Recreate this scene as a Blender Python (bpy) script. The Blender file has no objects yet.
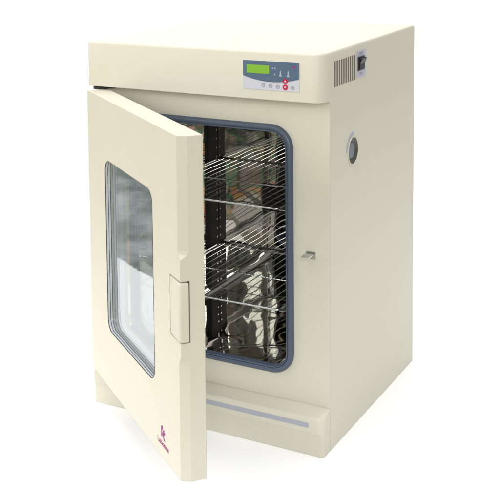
import bpy, bmesh, math, random
from mathutils import Vector, Matrix
random.seed(4)
S = bpy.context.scene
C = S.collection
PI = math.pi

# ------------------------------------------------------------------ dimensions (metres)
W, D, H = 0.6747, 0.638, 1.0
P = 0.0424                      # how far the hood and plinth stand proud of the front
HB = 0.8800                     # underside of the hood
HINGE = Vector((0.0075, -0.0630, 0.0)); ANG = math.radians(39.0)
DW, DT, ZT, ZB = 0.678, 0.0558, 0.8713, 0.1101
CX0, CX1, CZ0, CZ1, CD = 0.115, 0.560, 0.182, 0.800, 0.452   # chamber

# ------------------------------------------------------------------ materials
def lin(r, g, b):
    f = lambda c: (c/255/12.92) if c/255 <= .04045 else ((c/255+.055)/1.055)**2.4
    return (f(r), f(g), f(b), 1)
def mat(name, col, rough=.5, metal=0, coat=0, bevel=0, bump=0, bscale=400, vary=0, bdist=.0005, spec=.5):
    m = bpy.data.materials.new(name); m.use_nodes = True
    nt = m.node_tree; N = nt.nodes; L = nt.links
    b = N['Principled BSDF']
    b.inputs['Base Color'].default_value = col if len(col) == 4 else (*col, 1)
    b.inputs['Roughness'].default_value = rough; b.inputs['Metallic'].default_value = metal
    b.inputs['Coat Weight'].default_value = coat; b.inputs['Specular IOR Level'].default_value = spec
    nrm = None
    if bevel:
        bv = N.new('ShaderNodeBevel'); bv.samples = 6; bv.inputs['Radius'].default_value = bevel; nrm = bv.outputs[0]
    tc = N.new('ShaderNodeTexCoord')
    if bump:
        t = N.new('ShaderNodeTexNoise'); t.inputs['Scale'].default_value = bscale; t.inputs['Detail'].default_value = 2
        L.new(tc.outputs['Object'], t.inputs['Vector'])
        bp = N.new('ShaderNodeBump'); bp.inputs['Strength'].default_value = bump; bp.inputs['Distance'].default_value = bdist
        L.new(t.outputs['Fac'], bp.inputs['Height'])
        if nrm: L.new(nrm, bp.inputs['Normal'])
        nrm = bp.outputs[0]
    if nrm: L.new(nrm, b.inputs['Normal'])
    if vary:
        t = N.new('ShaderNodeTexNoise'); t.inputs['Scale'].default_value = 7; t.inputs['Detail'].default_value = 6; t.inputs['Roughness'].default_value = .65
        L.new(tc.outputs['Object'], t.inputs['Vector'])
        mx = N.new('ShaderNodeMix'); mx.data_type = 'RGBA'
        c = b.inputs['Base Color'].default_value
        mx.inputs[6].default_value = (c[0]*(1-vary), c[1]*(1-vary), c[2]*(1-vary*1.4), 1); mx.inputs[7].default_value = (min(1, c[0]*(1+vary)), min(1, c[1]*(1+vary)), min(1, c[2]*(1+vary*1.3)), 1)
        L.new(t.outputs['Fac'], mx.inputs[0]); L.new(mx.outputs[2], b.inputs['Base Color'])
        mr = N.new('ShaderNodeMapRange'); mr.inputs['To Min'].default_value = rough*.85; mr.inputs['To Max'].default_value = rough*1.15
        L.new(t.outputs['Fac'], mr.inputs[0]); L.new(mr.outputs[0], b.inputs['Roughness'])
    return m
CREAM = mat('cream_powder_coat', (.578, .550, .457), .45, bevel=.0028, bump=.3, bscale=900, vary=.035, bdist=.0002, spec=.3)
GASK = mat('blue_grey_silicone', (.058, .080, .118), .38, bump=.15, bscale=60, vary=.08)
BLACK = mat('black_plastic', (.012, .012, .014), .3)
MATTE = mat('matte_black', (.008, .008, .009), .6)
STEEL = mat('polished_stainless', (.52, .505, .47), .03, 1, bump=1, bscale=4.2, bdist=.0055)
STEELP = mat('galvanised_steel', (.5, .5, .49), .3, 1, bump=.2, bscale=60)
CHROME = mat('chromed_wire', (.55, .55, .54), .2, 1)
PBLUE = mat('panel_slate_blue', (.072, .115, .175), .35, vary=.03)
PWHITE = mat('panel_pale_lilac', (.50, .50, .55), .4)
LILAC = mat('lilac_label', (.45, .45, .51), .5)
INK = mat('grey_ink', (.20, .24, .30), .5)
RED = mat('crimson_button', (.42, .008, .05), .35)
WHITE = mat('white_print', (.65, .65, .65), .5)
MAG = mat('magenta_print', (.27, .006, .19), .5)
STRIPE = mat('grey_blue_stripe', (.34, .36, .41), .5, vary=.03)
PLUG = mat('grey_silicone_plug', (.16, .175, .205), .55, vary=.05)
DARKC = mat('shaded_cream', (.06, .057, .048), .7)  # cream darkened to paint the shade inside slots and handle pocket
FIN = mat('shaded_louvre', (.15, .143, .118), .5)  # cream darkened to paint the shade on the vent fins
LCD = mat('lcd_backlit', (.14, .30, .025), .3)
_b = LCD.node_tree.nodes['Principled BSDF']; _b.inputs['Emission Color'].default_value = (.28, .62, .05, 1); _b.inputs['Emission Strength'].default_value = .17

GLASS = bpy.data.materials.new('tinted_double_glazing'); GLASS.use_nodes = True
nt = GLASS.node_tree; N = nt.nodes; L = nt.links; N.clear()
o = N.new('ShaderNodeOutputMaterial'); gl = N.new('ShaderNodeBsdfGlossy'); tr = N.new('ShaderNodeBsdfTransparent'); mx = N.new('ShaderNodeMixShader'); fr = N.new('ShaderNodeFresnel')
gl.inputs['Roughness'].default_value = .004; gl.inputs['Color'].default_value = (.88, .91, .92, 1); tr.inputs['Color'].default_value = (.96, .975, .97, 1)
N.remove(fr)     # reflectance of a coated pane, the same from either side
ge = N.new('ShaderNodeNewGeometry'); dp = N.new('ShaderNodeVectorMath'); dp.operation = 'DOT_PRODUCT'; L.new(ge.outputs['Incoming'], dp.inputs[0]); L.new(ge.outputs['Normal'], dp.inputs[1])
def mth(op, a, b=None):
    m = N.new('ShaderNodeMath'); m.operation = op
    for i_, v in enumerate((a, b)):
        if v is None: continue
        if isinstance(v, (int, float)): m.inputs[i_].default_value = v
        else: L.new(v, m.inputs[i_])
    return m.outputs[0]
fac = mth('ADD', mth('MULTIPLY', mth('POWER', mth('SUBTRACT', 1, mth('ABSOLUTE', dp.outputs['Value'])), 5), .89), .11)
tc = N.new('ShaderNodeTexCoord'); ns = N.new('ShaderNodeTexNoise'); ns.inputs['Scale'].default_value = 9; ns.inputs['Detail'].default_value = 4; bp = N.new('ShaderNodeBump'); bp.inputs['Strength'].default_value = .2; bp.inputs['Distance'].default_value = .0010
L.new(tc.outputs['Object'], ns.inputs['Vector']); L.new(ns.outputs['Fac'], bp.inputs['Height']); L.new(bp.outputs[0], gl.inputs['Normal'])
L.new(fac, mx.inputs[0]); L.new(tr.outputs[0], mx.inputs[1]); L.new(gl.outputs[0], mx.inputs[2]); L.new(mx.outputs[0], o.inputs[0])

# ------------------------------------------------------------------ helpers
def obj(name, bm, m, parent=None, smooth=False, loc=None):
    bmesh.ops.remove_doubles(bm, verts=bm.verts, dist=1e-6)
    bmesh.ops.recalc_face_normals(bm, faces=bm.faces)
    me = bpy.data.meshes.new(name); bm.to_mesh(me); bm.free()
    for mm in (m if isinstance(m, list) else [m]): me.materials.append(mm)
    o = bpy.data.objects.new(name, me); C.objects.link(o)
    if parent: o.parent = parent
    if loc: o.location = loc
    if smooth:
        for p in me.polygons: p.use_smooth = True
        try: me.set_sharp_from_angle(angle=math.radians(38))
        except Exception: pass
    return o
def box(bm, x0, x1, y0, y1, z0, z1, mi=0):
    v = [bm.verts.new(p) for p in ((x0,y0,z0),(x1,y0,z0),(x1,y1,z0),(x0,y1,z0),(x0,y0,z1),(x1,y0,z1),(x1,y1,z1),(x0,y1,z1))]
    for f in ((3,2,1,0),(4,5,6,7),(0,1,5,4),(1,2,6,5),(2,3,7,6),(3,0,4,7)):
        bm.faces.new([v[i] for i in f]).material_index = mi
    return bm
def loft(bm, rings, close=True, cap0=True, cap1=True, mi=0):
    R = [[bm.verts.new(p) for p in r] for r in rings]
    n = len(R[0])
    for a, b in zip(R, R[1:]):
        for i in range(n if close else n-1):
            bm.faces.new((a[i], a[(i+1) % n], b[(i+1) % n], b[i])).material_index = mi
    if cap0: bm.faces.new(R[0][::-1]).material_index = mi
    if cap1: bm.faces.new(R[-1]).material_index = mi
    return R
def tube(bm, pts, r, n=10, closed=False, mi=0):
    pts = [Vector(p) for p in pts]; rings = []
    up = Vector((0, 0, 1))
    for i, p in enumerate(pts):
        a = pts[i-1] if (i or closed) else p; b = pts[(i+1) % len(pts)] if (i < len(pts)-1 or closed) else p
        t = (b-a).normalized()
        s = t.cross(up)
        if s.length < .05: s = t.cross(Vector((0, 1, 0)))
        s.normalize(); u = s.cross(t).normalized()
        rings.append([p + r*(math.cos(2*PI*k/n)*s + math.sin(2*PI*k/n)*u) for k in range(n)])
    if closed:
        rings.append(rings[0]); loft(bm, rings, cap0=False, cap1=False, mi=mi)
    else: loft(bm, rings, mi=mi)
def rr_ray(th, x0, x1, z0, z1, r):
    """point where the ray at angle th from the centre meets a rounded rectangle"""
    cx, cz, hx, hz = (x0+x1)/2, (z0+z1)/2, (x1-x0)/2, (z1-z0)/2
    dx, dz = math.cos(th), math.sin(th)
    lo, hi = 0, hx+hz
    for _ in range(44):
        m = (lo+hi)/2
        qx, qz = abs(dx*m)-hx+r, abs(dz*m)-hz+r
        d = math.hypot(max(qx, 0), max(qz, 0)) + min(max(qx, qz), 0) - r
        if d > 0: hi = m
        else: lo = m
    return cx+dx*lo, cz+dz*lo
def angles(rects, n=160):
    t = [2*PI*i/n for i in range(n)]
    for x0, x1, z0, z1, r in rects:
        hx, hz = (x1-x0)/2, (z1-z0)/2
        for sx in (1, -1):
            for sz in (1, -1):
                if r < 1e-4: t.append(math.atan2(sz*hz, sx*hx) % (2*PI))
                else:
                    for k in range(13):
                        a = k/12*PI/2
                        t.append(math.atan2(sz*(hz-r+r*math.sin(a)), sx*(hx-r+r*math.cos(a))) % (2*PI))
    t.sort(); out = []
    for a in t:
        if not out or a-out[-1] > 1e-5: out.append(a)
    return out
def rr(ts, rect, y):
    return [(lambda p: (p[0], y, p[1]))(rr_ray(a, *rect)) for a in ts]
def grow(rect, g):
    x0, x1, z0, z1, r = rect
    return (x0-g, x1+g, z0-g, z1+g, max(r+g, 0) if r > 1e-4 else r)
def prism(bm, poly, z0, z1, mi=0):
    loft(bm, [[(x, y, z0) for x, y in poly], [(x, y, z1) for x, y in poly]], mi=mi)
def boolean(o, bm, op='DIFFERENCE'):
    c = obj('cutter', bm, DARKC)
    c.matrix_world = o.matrix_world.copy()
    md = o.modifiers.new('b', 'BOOLEAN'); md.object = c; md.operation = op; md.solver = 'EXACT'
    bpy.context.view_layer.update()
    dg = bpy.context.evaluated_depsgraph_get()
    me = bpy.data.meshes.new_from_object(o.evaluated_get(dg)); old = o.data
    o.modifiers.clear(); o.data = me; me.name = o.name
    bpy.data.objects.remove(c, do_unlink=True)
def text_bm(s, size, depth=.0002):
    cu = bpy.data.curves.new('t', 'FONT'); cu.body = s; cu.size = size; cu.align_x = 'CENTER'; cu.align_y = 'CENTER'; cu.extrude = depth; cu.offset = size*.014
    t = bpy.data.objects.new('t', cu); C.objects.link(t); bpy.context.view_layer.update()
    me = bpy.data.meshes.new_from_object(t.evaluated_get(bpy.context.evaluated_depsgraph_get()))
    bm = bmesh.new(); bm.from_mesh(me); bpy.data.objects.remove(t, do_unlink=True)
    return bm
def shape(bm, pts, depth=.0003, mi=0):
    """flat polygon in the XY plane given a hair of thickness along Z"""
    loft(bm, [[(x, y, 0) for x, y in pts], [(x, y, depth) for x, y in pts]], mi=mi)
def ring2d(bm, cx, cy, r0, r1, depth=.0003, n=28, mi=0):
    A = [(math.cos(2*PI*k/n), math.sin(2*PI*k/n)) for k in range(n)]
    R = [[(cx+r*c, cy+r*s, z) for c, s in A] for r, z in ((r1, 0), (r1, depth), (r0, depth), (r0, 0), (r1, 0))]
    loft(bm, R, cap0=False, cap1=False, mi=mi)
def disc2d(bm, cx, cy, r, depth=.0003, n=28, mi=0):
    shape(bm, [(cx+r*math.cos(2*PI*k/n), cy+r*math.sin(2*PI*k/n)) for k in range(n)], depth, mi)
FRONT = Matrix(((1,0,0,0),(0,0,-1,0),(0,1,0,0),(0,0,0,1)))     # XY drawing -> faces -Y
SIDE = Matrix(((0,0,1,0),(1,0,0,0),(0,1,0,0),(0,0,0,1)))       # XY drawing -> faces +X
def tag(o, label, cat=None, kind=None, group=None):
    if label: o['label'] = label
    if cat: o['category'] = cat
    if kind: o['kind'] = kind
    if group: o['group'] = group

# ------------------------------------------------------------------ the oven
oven = bpy.data.objects.new('drying_oven', None); C.objects.link(oven)
tag(oven, 'cream laboratory drying oven standing with its windowed front door ajar', 'drying oven')

hole = (.108, .567, .185, .801, .050)
# one pressed casing: plain front below, the hood standing proud above with rounded corners
def outline(prot, rx, inset=0, n=7, yb=D):
    """plan of a front that stands out by prot, its ends curving back to y=0"""
    x0, x1 = inset, W-inset; pts = []
    pts.append((x1, yb-inset)); pts.append((x0, yb-inset))
    pts.append((x0, 0))
    lx = rx*.25
    for k in range(n+1):
        a = k/n*PI/2
        pts.append((x0+lx*(1-math.sin(a+0)) if False else x0+lx*(1-math.sin(a)), -(prot-inset)+ (prot)*.25*(1-math.sin(a)) ))
    for k in range(n+1):
        a = PI/2-k/n*PI/2
        pts.append((x1-rx*(1-math.cos(a)), -(prot-inset)*math.sin(a)**.9 if k < n else 0))
    return pts
bm = bmesh.new()
rings = []
for z in (0, HB): rings.append([(x, 0 if y < D*.9 else y, z) for x, y in outline(P, .026, 0)])
for z, i in ((HB+.0004, 0), (.9935, 0), (.9972, .0011), (.9993, .0030), (1.0, .0062)):
    rings.append([(x, y, z) for x, y in outline(P, .026, i)])
for r_ in rings[2:]:
    for i_, (x, y, z) in enumerate(r_): r_[i_] = (x, y, z+.0045*max(0, y)/D*x/W*(1 if z > .95 else 0))
loft(bm, rings)
body = obj('body', bm, CREAM, oven)
bm = bmesh.new(); ts2 = angles([hole]); loft(bm, [rr(ts2, hole, -.1), rr(ts2, hole, .012), rr(ts2, grow(hole, .03), .013), rr(ts2, grow(hole, .03), .53)])
boolean(body, bm)
def smooth_by_angle(o, deg=30):
    for p in o.data.polygons: p.use_smooth = True
    o.data.set_sharp_from_angle(angle=math.radians(deg))

# ventilation slots in the right-hand end of the hood
bm = bmesh.new(); NS = 10
for k in range(NS):
    y = .0275+k*.0146
    box(bm, W-.016, W+.01, y, y+.0106, .9105, .9745)
boolean(body, bm)
bm = bmesh.new()
for k in range(NS):
    y = .0275+k*.0146
    v = [(W-.0018, y+.0036), (W-.0012, y+.0036), (W-.0006, y+.0104), (W-.0018, y+.0104)]
    prism(bm, v, .9106, .9744)
obj('vent_louvres', bm, FIN, oven)
bm = bmesh.new(); box(bm, W-.024, W-.0162, .022, .172, .905, .98)
for k in range(NS): box(bm, W-.0160, W-.0019, .0275+k*.0146+.0034, .0275+k*.0146+.0105, .9107, .9743)
obj('vent_shade', bm, DARKC, oven)  # dark blocks paint the shade deep in the slots

# plinth with its bulged lip
bm = bmesh.new(); rings = []
for z, p, r in ((0, .0424, .003), (.049, .0424, .003), (.0545, .0440, .006), (.059, .0458, .012), (.086, .0458, .020), (.0925, .0448, .022), (.097, .0420, .024), (.1005, .032, .022), (.1095, .001, .006)):
    n = 8; pts = [(0, 0), (0, -p)]
    for k in range(n+1):
        a = PI/2-k/n*PI/2
        pts.append((W-.0004-r*(1-math.cos(a)), -p+min(r, p*.9)*(1-math.sin(a))))
    pts.append((W-.0004, 0)); rings.append([(x, y, z) for x, y in pts])
loft(bm, rings, cap0=True, cap1=True)
plinth = obj('plinth', bm, CREAM, oven, smooth=True)
bm = bmesh.new(); box(bm, .04, .6355, -.0464, -.0459, .0715, .0835); obj('stripe', bm, STRIPE, plinth)

# chamber
ch = (CX0, CX1, CZ0+.006, CZ1-.001, .035)
ts2 = angles([ch])
bm = bmesh.new()
loft(bm, [rr(ts2, ch, .003), rr(ts2, ch, CD-.001), rr(ts2, grow(ch, -.001), CD)], cap0=False, cap1=True)
chamber = obj('steel_chamber', bm, STEEL, oven, smooth=True); chamber.data.set_sharp_from_angle(angle=math.radians(20))
# gasket: a fat soft ring round the opening
go = (.0975, .5775, .1745, .8125, .058)
ts3 = angles([go])
prof = [(0, .0004), (0, -.004), (-.0015, -.0085), (-.0045, -.0115), (-.009, -.0122), (-.0125, -.0105), (-.0135, -.0085), (-.0150, -.0105), (-.0175, -.0095), (-.0190, -.006), (-.0190, .006)]
bm = bmesh.new()
loft(bm, [rr(ts3, grow(go, g), y) for g, y in prof], cap0=False, cap1=False)
obj('door_gasket', bm, GASK, oven, smooth=True)

# uprights that carry the shelves: slotted strips on both side walls
def upright(x, y0, y1, s, m, name, dots):
    z0, z1 = CZ0+.012, CZ1-.01
    bm = bmesh.new(); box(bm, min(x, x+s*.010), max(x, x+s*.010), y0, y1, z0, z1)
    k = 0; z = z0+.02
    while z < z1-.02:
        if dots: box(bm, min(x+s*.0095, x+s*.0108), max(x+s*.0095, x+s*.0108), y1-.0105, y1-.0055, z, z+.005, 1)
        else: box(bm, min(x+s*.0095, x+s*.0106), max(x+s*.0095, x+s*.0106), (y0+y1)/2-.006, (y0+y1)/2+.006, z, z+.016, 1)
        z += .0275
    obj(name, bm, [m, STEELP if dots else MATTE], oven)
upright(CX0+.0005, .404, .4505, 1, MATTE, 'shelf_rail', True)
upright(CX0+.0005, .075, .100, 1, STEELP, 'shelf_rail', False)
upright(CX1-.0005, .390, .425, -1, STEELP, 'shelf_rail', False)
upright(CX1-.0005, .075, .100, -1, STEELP, 'shelf_rail', False)
for zc in (.3330, .5945):      # folded ledges the shelves slide on
    for xa, xb, xw in ((CX0+.0006, CX0+.0190, CX0+.0022), (CX1-.0340, CX1-.0006, CX1-.0022)):
        bm = bmesh.new(); box(bm, xa, xb, .022, .434, zc-.0062, zc-.0046); box(bm, min(xw, xa if xa > .3 else xa), max(xw, xa), .022, .434, zc-.0200, zc-.0063) if xa < .3 else box(bm, xw, xb, .022, .434, zc-.0200, zc-.0063)
        obj('shelf_ledge', bm, STEELP, oven)
# louvred air outlet on the back wall
bm = bmesh.new(); box(bm, .275, .365, CD-.006, CD-.001, .455, .535)
gr = obj('air_grille', bm, MATTE, oven)
bm = bmesh.new()
for k in range(6): box(bm, .280, .360, CD-.013, CD-.0062, .462+k*.012, .4655+k*.012)
obj('slats', bm, BLACK, gr)

# striker on the front sheet
bm = bmesh.new()
box(bm, .612, .636, -.0022, -.0002, .484, .502)
obj('latch_keeper', bm, STEELP, oven)
k0 = [o for o in C.objects if o.name == 'latch_keeper'][0]
bm = bmesh.new()
loft(bm, [[(x, y, z) for x, z in ((.613, .4965), (.635, .4965), (.635, .4990), (.613, .4990))] for y in (-.002, -.014)] + [[(.609, -.026, .4905), (.628, -.026, .4905), (.628, -.027, .4930), (.609, -.027, .4930)]])
obj('hook', bm, CHROME, k0)

# control panel
px0, px1, pz0, pz1 = .4626, .6135, .9050, .9762
bm = bmesh.new(); box(bm, px0, px1, -P-.0012, -P+.0004, pz0, pz1)
panel = obj('control_panel', bm, PWHITE, oven)
pw, ph = px1-px0, pz1-pz0
def front(name, bm, m, x, z, off=.0013, parent=panel, lab=None):
    bm.transform(Matrix.Translation((x, -P-off, z)) @ FRONT); o = obj(name, bm, m, parent); tag(o, lab); return o
X = lambda u: px0+u*pw
Z = lambda v: pz1-v*ph
bm = bmesh.new(); n = 20; pts = [(X(0)+.0004, Z(0)-.0004), (X(0)+.0004, Z(.54))]
for k in range(1, n): u = k/n; pts.append((X(u), Z(.54+.02*u+.66*u*(1-u)*(1.0))))
pts += [(X(1)-.0004, Z(.56)), (X(1)-.0004, Z(0)-.0004)]
shape(bm, pts, .0004); front('fascia', bm, PBLUE, 0, 0)
bm = bmesh.new(); shape(bm, [(X(.070), Z(.15)), (X(.070), Z(.44)), (X(.475), Z(.44)), (X(.475), Z(.15))], .0006); front('display', bm, LCD, 0, 0, .0016)
bm = bmesh.new()
for u, v in ((.525, .21), (.565, .21), (.56, .42)): shape(bm, [(X(u), Z(v)), (X(u), Z(v+.05)), (X(u+.025), Z(v+.05)), (X(u+.025), Z(v))], .0003)
for u in (.675, .81):
    shape(bm, [(X(u)-.0042, Z(.50)), (X(u)+.0042, Z(.50)), (X(u)+.0022, Z(.42)), (X(u)+.0016, Z(.34)), (X(u)-.0016, Z(.34)), (X(u)-.0022, Z(.42))], .0003)
    disc2d(bm, X(u), Z(.32), .0016)
front('symbols', bm, mat('pale_print', (.30, .34, .40), .5), 0, 0, .0017)
bm = bmesh.new()
shape(bm, [(X(.88), Z(.19)), (X(.94), Z(.19)), (X(.925), Z(.10)), (X(.91), Z(.15)), (X(.895), Z(.12))], .0003); front('emblem', bm, MAG, 0, 0, .0017)
for u, v in ((.365, .84), (.495, .85), (.625, .86), (.885, .86)):
    bm = bmesh.new(); ring2d(bm, 0, 0, .0036, .0048, .0005)
    if u < .6: shape(bm, [(-.0022, -.0003), (.0022, -.0003), (.0022, .0005), (-.0022, .0005)], .0004)
    else: disc2d(bm, 0, 0, .0012, .0004)
    front('button', bm, INK, X(u), Z(v), .0013)
for u, v, s in ((.757, .655, 1), (.757, .86, -1)):
    bm = bmesh.new(); disc2d(bm, 0, 0, .0066, .0012); b_ = front('button', bm, RED, X(u), Z(v), .0013, lab='crimson round arrow button')
    bm = bmesh.new(); shape(bm, [(-.0032, -.0016*s), (.0032, -.0016*s), (0, .0030*s)][::s], .0003); front('arrow', bm, WHITE, X(u), Z(v), .0026, b_)

# power switch with its label
def side(name, bm, m, y, z, parent, off=.0):
    bm.transform(Matrix.Translation((W+off, y, z)) @ SIDE); return obj(name, bm, m, parent)
bm = bmesh.new(); box(bm, W+.0002, W+.0009, .1735, .2400, .9115, .9815)
sw = obj('power_switch', bm, LILAC, oven)
bm = bmesh.new()
for z0, z1, s in ((.9300, .9665, 0),):
    loft(bm, [[(W+.001, y, z) for y, z in ((.1815, z0), (.2275, z0), (.2275, z1), (.1815, z1))], [(W+.0035, y, z) for y, z in ((.1825, z0+.001), (.2265, z0+.001), (.2265, z1-.001), (.1825, z1-.001))]])
bz = obj('bezel', bm, BLACK, sw)
bm = bmesh.new()   # rocker, upper end pushed out
pr = [(.9335, .0035), (.9335, .0050), (.9475, .0056), (.9610, .0110), (.9630, .0100), (.9630, .0035)]
loft(bm, [[(W+h, y, z) for z, h in pr] for y in (.1880, .2215)])
obj('rocker', bm, mat('rocker_plastic', (.012, .012, .014), .45), sw)
def strokes(bm, n, w, h):
    for k in range(n):
        x = (k-(n-1)/2)*w/n; a = w/n*.36
        shape(bm, [(x-a, -h/2), (x-a*.4, -h/2), (x-a*.4, h/2), (x-a, h/2)], .0001)
        shape(bm, [(x-a*.3, h*.5), (x+a, h*.5), (x+a, h*.3), (x-a*.3, h*.3)], .0001)
        if k % 2: shape(bm, [(x-a*.3, -h*.1), (x+a, -h*.1), (x+a, -h*.3), (x-a*.3, -h*.3)], .0001)
for zc, n_ in ((.9742, 4), (.9207, 3)):
    bm = bmesh.new(); strokes(bm, n_, .034 if n_ == 4 else .022, .0058); side('lettering', bm, INK, .2068, zc, sw, .0012)

# side port with rubber plug
pc = (.1545, .7300)
def circ(r, off, n=56): return [(W+off, pc[0]+r*math.cos(2*PI*k/n), pc[1]+r*math.sin(2*PI*k/n)) for k in range(n)]
bm = bmesh.new()
for _ in (0,): loft(bm, [circ(.0355, -.03), circ(.0355, .02)])
boolean(body, bm)
bm = bmesh.new()
loft(bm, [circ(.0388, .0003), circ(.0388, .0014), circ(.0376, .0020), circ(.0355, .0018), circ(.0338, 0), circ(.0335, -.020), circ(.0335, -.026)], cap0=False, cap1=True)
smooth_by_angle(body); smooth_by_angle(plinth, 16)
port = obj('access_port', bm, [CREAM], oven, smooth=True)
bm = bmesh.new(); loft(bm, [circ(.0333, -.0012), circ(.0325, .0002), circ(.0215, -.007), circ(.0212, -.020)], cap0=False, cap1=False)
obj('liner', bm, mat('olive_rubber', (.06, .058, .042), .5), port, smooth=True)
bm = bmesh.new(); loft(bm, [circ(.0213, -.018), circ(.0210, -.0060), circ(.0195, -.0042), circ(.010, -.0036)], cap0=False, cap1=True)
obj('plug', bm, PLUG, port, smooth=True)
# curved printing above the port
bm = bmesh.new(); A0, A1 = math.radians(88), math.radians(178)
loft(bm, [[(W+h, pc[0]+r_*math.cos(a), pc[1]+r_*math.sin(a)) for r_, h in ((.0415, .0002), (.0505, .0002), (.0505, .0006), (.0415, .0006))] for a in [A0+(A1-A0)*k/16 for k in range(17)]])
plate = obj('label_plate', bm, LILAC, port)
bm = bmesh.new()
for k in range(9):
    a = A1-.12-k*.165
    t_ = bmesh.new(); strokes(t_, 1, .0062, .0056); t_.transform(Matrix.Translation((W+.0008, pc[0]+.0460*math.cos(a), pc[1]+.0460*math.sin(a))) @ Matrix.Rotation(a-PI/2, 4, 'X') @ SIDE)
    me = bpy.data.meshes.new('x'); t_.to_mesh(me); t_.free(); bm.from_mesh(me); bpy.data.meshes.remove(me)
obj('lettering', bm, INK, port)

# ------------------------------------------------------------------ the door (own axes: x along the door, y into the oven, z up)
HX = HINGE.copy()
win = (.149, .507, .268, .716, .032)
drect = (0, DW, ZB, ZT, 0)
ts4 = angles([win, drect])
bm = bmesh.new()
loft(bm, [rr(ts4, win, DT), rr(ts4, drect, DT), rr(ts4, drect, 0), rr(ts4, win, 0), rr(ts4, win, DT)], cap0=False, cap1=False)
door = obj('door', bm, CREAM, oven)
# chamfers above and below the handle, each running out towards it
bm = bmesh.new()
def chamf(zs):
    rings = []
    for z, f in zs:
        cx, cy = DW, 0
        rings.append([(cx-.0125*f-.0, cy-.0006), (cx+.001, cy-.0006-.0002), (cx+.001, cy+.0205*f+.0)])
        rings[-1] = [(x, y, z) for x, y in [(cx-.0125*f-.0005, -.0008), (cx+.0013, -.0008), (cx+.0013, .0205*f+.0021)]] if f > .01 else [(x, y, z) for x, y in [(cx+.0001, -.0008), (cx+.0013, -.0008), (cx+.0013, .0002)]]
    return rings
loft(bm, chamf([(ZB-.01, 1), (.372, 1), (.380, .85), (.392, .0)]))
loft(bm, chamf([(.603, 0), (.615, .85), (.623, 1), (ZT+.01, 1)]))
boolean(door, bm)
bm = bmesh.new(); box(bm, .6135, DW+.02, -.02, .0215, .4215, .5575)
boolean(door, bm)
bm = bmesh.new()   # handle block: a flush pull wrapping the corner
hz0, hz1 = .4235, .5545
pl = [(.6160, .016), (.6160, .0006), (.6180, -.0008), (.6700, -.0030), (.6765, -.0026), (.6800, .0010), (.6806, .0180), (.676, .0190)]
def hp(z, g): 
    cx, cy = .65, .010
    return [(cx+(x-cx)*(1-g/.03), cy+(y-cy)*(1-g/.012), z) for x, y in pl]
loft(bm, [hp(hz0, .0022), hp(hz0+.0015, .0006), hp(hz0+.0035, 0), hp(hz1-.0035, 0), hp(hz1-.0015, .0006), hp(hz1, .0022)])
obj('door_handle', bm, CREAM, door, smooth=True)
bm = bmesh.new(); box(bm, .6137, .672, .0165, .0213, .4217, .5573); obj('handle_gap_shade', bm, DARKC, door)  # dark sheet paints the shade behind the handle
# window: dark edging, two panes with a spacer, inner frame
def wr(name, prof, m):
    bm = bmesh.new(); t_ = angles([win]); loft(bm, [rr(t_, grow(win, g), y) for g, y in prof], cap0=False, cap1=False); return obj(name, bm, m, door, smooth=True)
JAMB = mat('pale_jamb', (.44, .46, .49), .4)
SEAL = mat('charcoal_seal', (.045, .055, .06), .5)
wr('window_seal', [(.0006, .0010), (-.0004, -.0008), (-.0011, -.0004), (-.0012, .0012), (.0004, .0012), (.0006, .0010)], SEAL)
wr('pane_spacer', [(-.0004, .0013), (-.0012, .0013), (-.0012, .0062), (-.0004, .0062), (-.0004, .0013)], JAMB)
wr('spacer_seal', [(-.0004, .0063), (-.0018, .0063), (-.0018, .0074), (-.0004, .0074), (-.0004, .0063)], SEAL)
wr('pane_spacer', [(-.0004, .0075), (-.0012, .0075), (-.0012, .0122), (-.0004, .0122), (-.0004, .0075)], JAMB)
wr('spacer_seal', [(-.0004, .0123), (-.0018, .0123), (-.0018, .0133), (-.0004, .0133), (-.0004, .0123)], SEAL)
wr('pane_spacer', [(-.0004, .0170), (-.0090, .0170), (-.0090, .0430), (-.0004, .0430), (-.0004, .0170)], JAMB)
for y in (.0134, .0440):
    bm = bmesh.new(); t_ = angles([win]); loft(bm, [rr(t_, grow(win, -.0008), y), rr(t_, grow(win, -.0008), y+.003)])
    obj('window_pane', bm, GLASS, door)
# door liner on the inner face
lin_o, lin_i = (.045, .633, .150, .830, .030), grow(win, .004)
t_ = angles([lin_o, lin_i]); bm = bmesh.new()
loft(bm, [rr(t_, lin_i, DT+.0002), rr(t_, lin_i, DT+.007), rr(t_, grow(lin_o, -.006), DT+.007), rr(t_, lin_o, DT+.0002)], cap0=False, cap1=False)
obj('inner_liner', bm, STEEL, door)
# maker's mark near the lower free corner
bm = bmesh.new()
K = .0021
for pts in ([(-6, -5), (-3.6, -5), (-3.6, 12), (-6, 10)], [(-3.0, 0), (1.0, 8), (3.6, 8), (-.6, -1)], [(-2.8, -1), (2.0, -8), (5.2, -8), (-.2, 1)], [(.6, 1.2), (3.6, 5.4), (6.2, 5), (3.4, .2)], [(-3.2, 5), (-1.6, 8), (-1.6, 13), (-3.2, 10)]):
    shape(bm, [(x*K*1.05, y*K*.75) for x, y in pts], .0003)
bm.transform(Matrix.Translation((.5570, -.0003, .1660)) @ FRONT); obj('emblem', bm, MAG, door)
bm = text_bm('Labonce', .0170, .00015); bm.transform(Matrix.Translation((.5550, -.0004, .1425)) @ FRONT @ Matrix.Scale(1.28, 4, (1, 0, 0))); obj('lettering', bm, mat('plum_print', (.30, .02, .17), .5), door)
door.location = HX; door.rotation_euler = (0, 0, -ANG)
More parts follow.
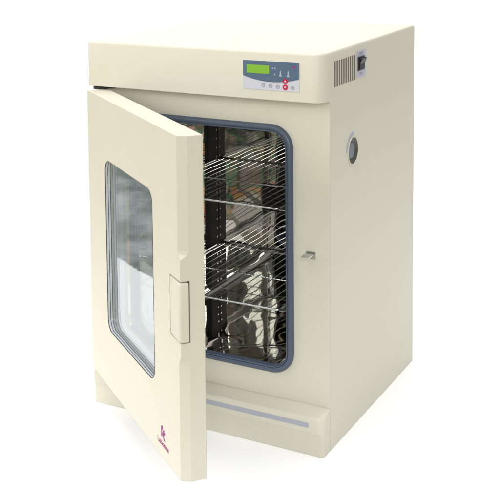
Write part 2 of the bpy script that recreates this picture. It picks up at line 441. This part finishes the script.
# black plates filling the gaps at the left, standing in for the shade there
for z0, z1 in ((ZB-.0080, ZB-.0005), (ZT+.0003, HB-.0003)):
    bm = bmesh.new()
    prism(bm, [(.0120, -.0395), (.0200, -.0410), (.0300, -.0395), (.0600, -.0080), (.0600, -.0003), (.0100, -.0003)], z0, z1)
    obj('door_gap_shade', bm, MATTE, oven)

# ------------------------------------------------------------------ wire shelves (they rest in the chamber)
def make_shelf(z):
    x0, x1, y0, y1 = CX0+.014, CX1-.029, .012, .4385
    root = bpy.data.objects.new('wire_shelf', None); C.objects.link(root); root.location = (0, 0, z)
    bm = bmesh.new()
    def corner(cx, cy, a0, r=.010, n=6): return [(cx+r*math.cos(a0+k/n*PI/2), cy+r*math.sin(a0+k/n*PI/2), 0) for k in range(n+1)]
    r = .012
    pts = corner(x1-r, y0+r, -PI/2, r)+corner(x1-r, y1-r, 0, r)+corner(x0+r, y1-r, PI/2, r)+corner(x0+r, y0+r, PI, r)
    tube(bm, pts, .0030, 10, True); obj('rim', bm, CHROME, root, smooth=True)
    bm = bmesh.new(); nw = 17
    for k in range(nw):
        x = x0+(k+1)*(x1-x0)/(nw+1)
        tube(bm, [(x, y0-.003, .0036), (x, y0+.006, .0042), (x, y1+.001, .0042)], .00115, 7)
    obj('wires', bm, CHROME, root, smooth=True)
    bm = bmesh.new(); tube(bm, [(x0, (y0+y1)/2, -.0003), (x1, (y0+y1)/2, -.0003)], .0022, 8); obj('cross_rod', bm, CHROME, root, smooth=True)
    return root
lo = make_shelf(.3330)
up = lo.copy(); C.objects.link(up); up.location = (0, 0, .5945)
for c in list(lo.children):
    d = c.copy(); C.objects.link(d); d.parent = up
tag(lo, 'lower chromed wire shelf inside the oven chamber', 'shelf', group='wire shelves in the oven chamber')
tag(up, 'upper chromed wire shelf inside the oven chamber', 'shelf', group='wire shelves in the oven chamber')

# ------------------------------------------------------------------ setting: white studio sweep on an unseen ground coloured for reflections
yaw = -.52506
fwd = Vector((math.sin(yaw), math.cos(yaw), 0)); rgt = Vector((math.cos(yaw), -math.sin(yaw), 0)); CAM = Vector((1.69853, -2.49172, 1.34813))
def loc(u, w, z): p = Vector((CAM.x, CAM.y, 0))+rgt*u+fwd*w; return (p.x, p.y, z)
PAPER = mat('white_paper', (.95, .95, .95), .9, spec=.1)
bm = bmesh.new(); u0, u1 = -1.15, 2.6
rows = [(1.95, 0), (2.6, 0), (4.2, 0)]+[(4.2+1.0*math.sin(a*PI/20), 1.0-1.0*math.cos(a*PI/20)) for a in range(1, 11)]
prev = None
for w, z in rows[:3]: pass
def strip(rows, name, lab):
    bm = bmesh.new(); pr = None
    for w, z in rows:
        ul = u0+max(0, 4.2-w)*.235
        cur = [bm.verts.new(loc(ul+(u1-ul)*k/8, w, z)) for k in range(9)]
        if pr:
            for k in range(8): bm.faces.new((pr[k], pr[k+1], cur[k+1], cur[k]))
        pr = cur
    o = obj(name, bm, PAPER, smooth=True); tag(o, lab, kind='structure'); return o
strip(rows[:3], 'floor', 'white seamless floor under the oven')
strip(rows[2:]+[(5.2, 3.0)], 'backdrop', 'white seamless backdrop behind the oven')
GR = bpy.data.materials.new('mottled_ground'); GR.use_nodes = True; nt = GR.node_tree; N = nt.nodes; L = nt.links  # patches put in to colour the reflections in steel and glass
tc = N.new('ShaderNodeTexCoord'); n1 = N.new('ShaderNodeTexNoise'); n1.inputs['Scale'].default_value = .85; n1.inputs['Detail'].default_value = 2; n1.inputs['Distortion'].default_value = .8
cr = N.new('ShaderNodeValToRGB'); e = cr.color_ramp; e.elements[0].position = .385; e.elements[0].color = (.01, .012, .01, 1); e.elements[1].position = .75; e.elements[1].color = (.50, .36, .30, 1)
for p_, c in ((.42, (.06, .36, .20, 1)), (.465, (.72, .24, .18, 1)), (.51, (.60, .46, .08, 1)), (.55, (.015, .03, .03, 1)), (.60, (.10, .46, .28, 1)), (.64, (.70, .26, .22, 1)), (.68, (.38, .42, .37, 1))):
    x = e.elements.new(p_); x.color = c
spx = N.new('ShaderNodeSeparateXYZ'); L.new(tc.outputs['Object'], spx.inputs[0])
mr = N.new('ShaderNodeMapRange'); mr.inputs['From Min'].default_value = -.40; mr.inputs['From Max'].default_value = -.05; L.new(spx.outputs['Y'], mr.inputs[0])
hs = N.new('ShaderNodeMix'); hs.data_type = 'RGBA'; L.new(mr.outputs[0], hs.inputs[0]); L.new(cr.outputs[0], hs.inputs[6])
cr2 = N.new('ShaderNodeValToRGB'); cr2.color_ramp.elements[0].position = .36; cr2.color_ramp.elements[0].color = (.035, .07, .035, 1); cr2.color_ramp.elements[1].position = .62; cr2.color_ramp.elements[1].color = (.42, .43, .44, 1); x = cr2.color_ramp.elements.new(.47); x.color = (.15, .17, .165, 1)
n2 = N.new('ShaderNodeTexNoise'); n2.inputs['Scale'].default_value = 2.6; n2.inputs['Detail'].default_value = 9; n2.inputs['Roughness'].default_value = .62; L.new(tc.outputs['Object'], n2.inputs['Vector'])
L.new(tc.outputs['Object'], n1.inputs['Vector']); L.new(n1.outputs['Fac'], cr.inputs[0]); L.new(n2.outputs['Fac'], cr2.inputs[0]); L.new(cr2.outputs[0], hs.inputs[7]); L.new(hs.outputs[2], N['Principled BSDF'].inputs['Base Color']); N['Principled BSDF'].inputs['Roughness'].default_value = .9
bm = bmesh.new(); v = [bm.verts.new(p) for p in ((-14, -14, -.004), (14, -14, -.004), (14, 14, -.004), (-14, 14, -.004))]; bm.faces.new(v)
g = obj('ground', bm, GR); tag(g, 'unseen mottled ground beyond the white floor, coloured for the reflections', kind='structure')

# ------------------------------------------------------------------ light
wd = bpy.data.worlds.new('World'); S.world = wd; wd.use_nodes = True; nt = wd.node_tree; N = nt.nodes; L = nt.links
bg = N['Background']; tc = N.new('ShaderNodeTexCoord'); sp = N.new('ShaderNodeSeparateXYZ'); L.new(tc.outputs['Generated'], sp.inputs[0])
cr = N.new('ShaderNodeValToRGB'); e = cr.color_ramp; e.elements[0].position = 0; e.elements[0].color = (.18, .20, .17, 1); e.elements[1].position = .45; e.elements[1].color = (1, 1, 1, 1)
x = e.elements.new(.12); x.color = (.30, .33, .30, 1)
L.new(sp.outputs['Z'], cr.inputs[0]); L.new(cr.outputs[0], bg.inputs['Color']); bg.inputs['Strength'].default_value = .68
def area(name, p, tgt, size, energy, col=(1, 1, 1), sy=None):
    l = bpy.data.lights.new(name, 'AREA'); l.energy = energy; l.color = col; l.size = size
    if sy: l.shape = 'RECTANGLE'; l.size_y = sy
    o = bpy.data.objects.new(name, l); C.objects.link(o); o.location = p
    o.rotation_euler = (Vector(tgt)-Vector(p)).to_track_quat('-Z', 'Y').to_euler(); return o
area('top_softbox', (-.6, .2, 6.0), (-.4, .2, 0), 6.5, 245)
area('key_softbox', (-4.3, -2.3, 2.3), (.3, -.2, .4), 2.2, 135, (1, .985, .95))
area('front_fill', (3.5, -4.6, 2.3), (.4, -.2, .5), 2.4, 134)  # added fill, lifts the door edge and front faces
area('left_front_fill', (-1.6, -5.2, 2.6), (.4, -.2, .5), 2.4, 52)  # added fill, brightens the body front
area('backdrop_fill', loc(.6, 2.9, 3.3), loc(.6, 5.2, 1.0), 2.2, 18)  # added lamp, lifts the backdrop to white

# ------------------------------------------------------------------ camera
cd = bpy.data.cameras.new('camera'); co = bpy.data.objects.new('camera', cd); C.objects.link(co); S.camera = co
pitch, roll, f, sx, sy = -.09493, -.0139, 1119.573, -71.693, -234.422
fw = Vector((math.sin(yaw)*math.cos(pitch), math.cos(yaw)*math.cos(pitch), math.sin(pitch)))
r = fw.cross(Vector((0, 0, 1))).normalized(); u = r.cross(fw); c_, s_ = math.cos(roll), math.sin(roll)
r2, u2 = c_*r+s_*u, -s_*r+c_*u
M = Matrix((r2, u2, -fw)).transposed().to_4x4(); M.translation = CAM; co.matrix_world = M
cd.sensor_width = 36; cd.lens = f/500*36; cd.shift_x = -sx/500; cd.shift_y = sy/500; cd.clip_end = 200
S.view_settings.view_transform = 'Standard'; S.view_settings.look = 'None'; S.view_settings.exposure = .1; S.view_settings.gamma = 1
S.cycles.max_bounces = 12; S.cycles.glossy_bounces = 8; S.cycles.transparent_max_bounces = 12
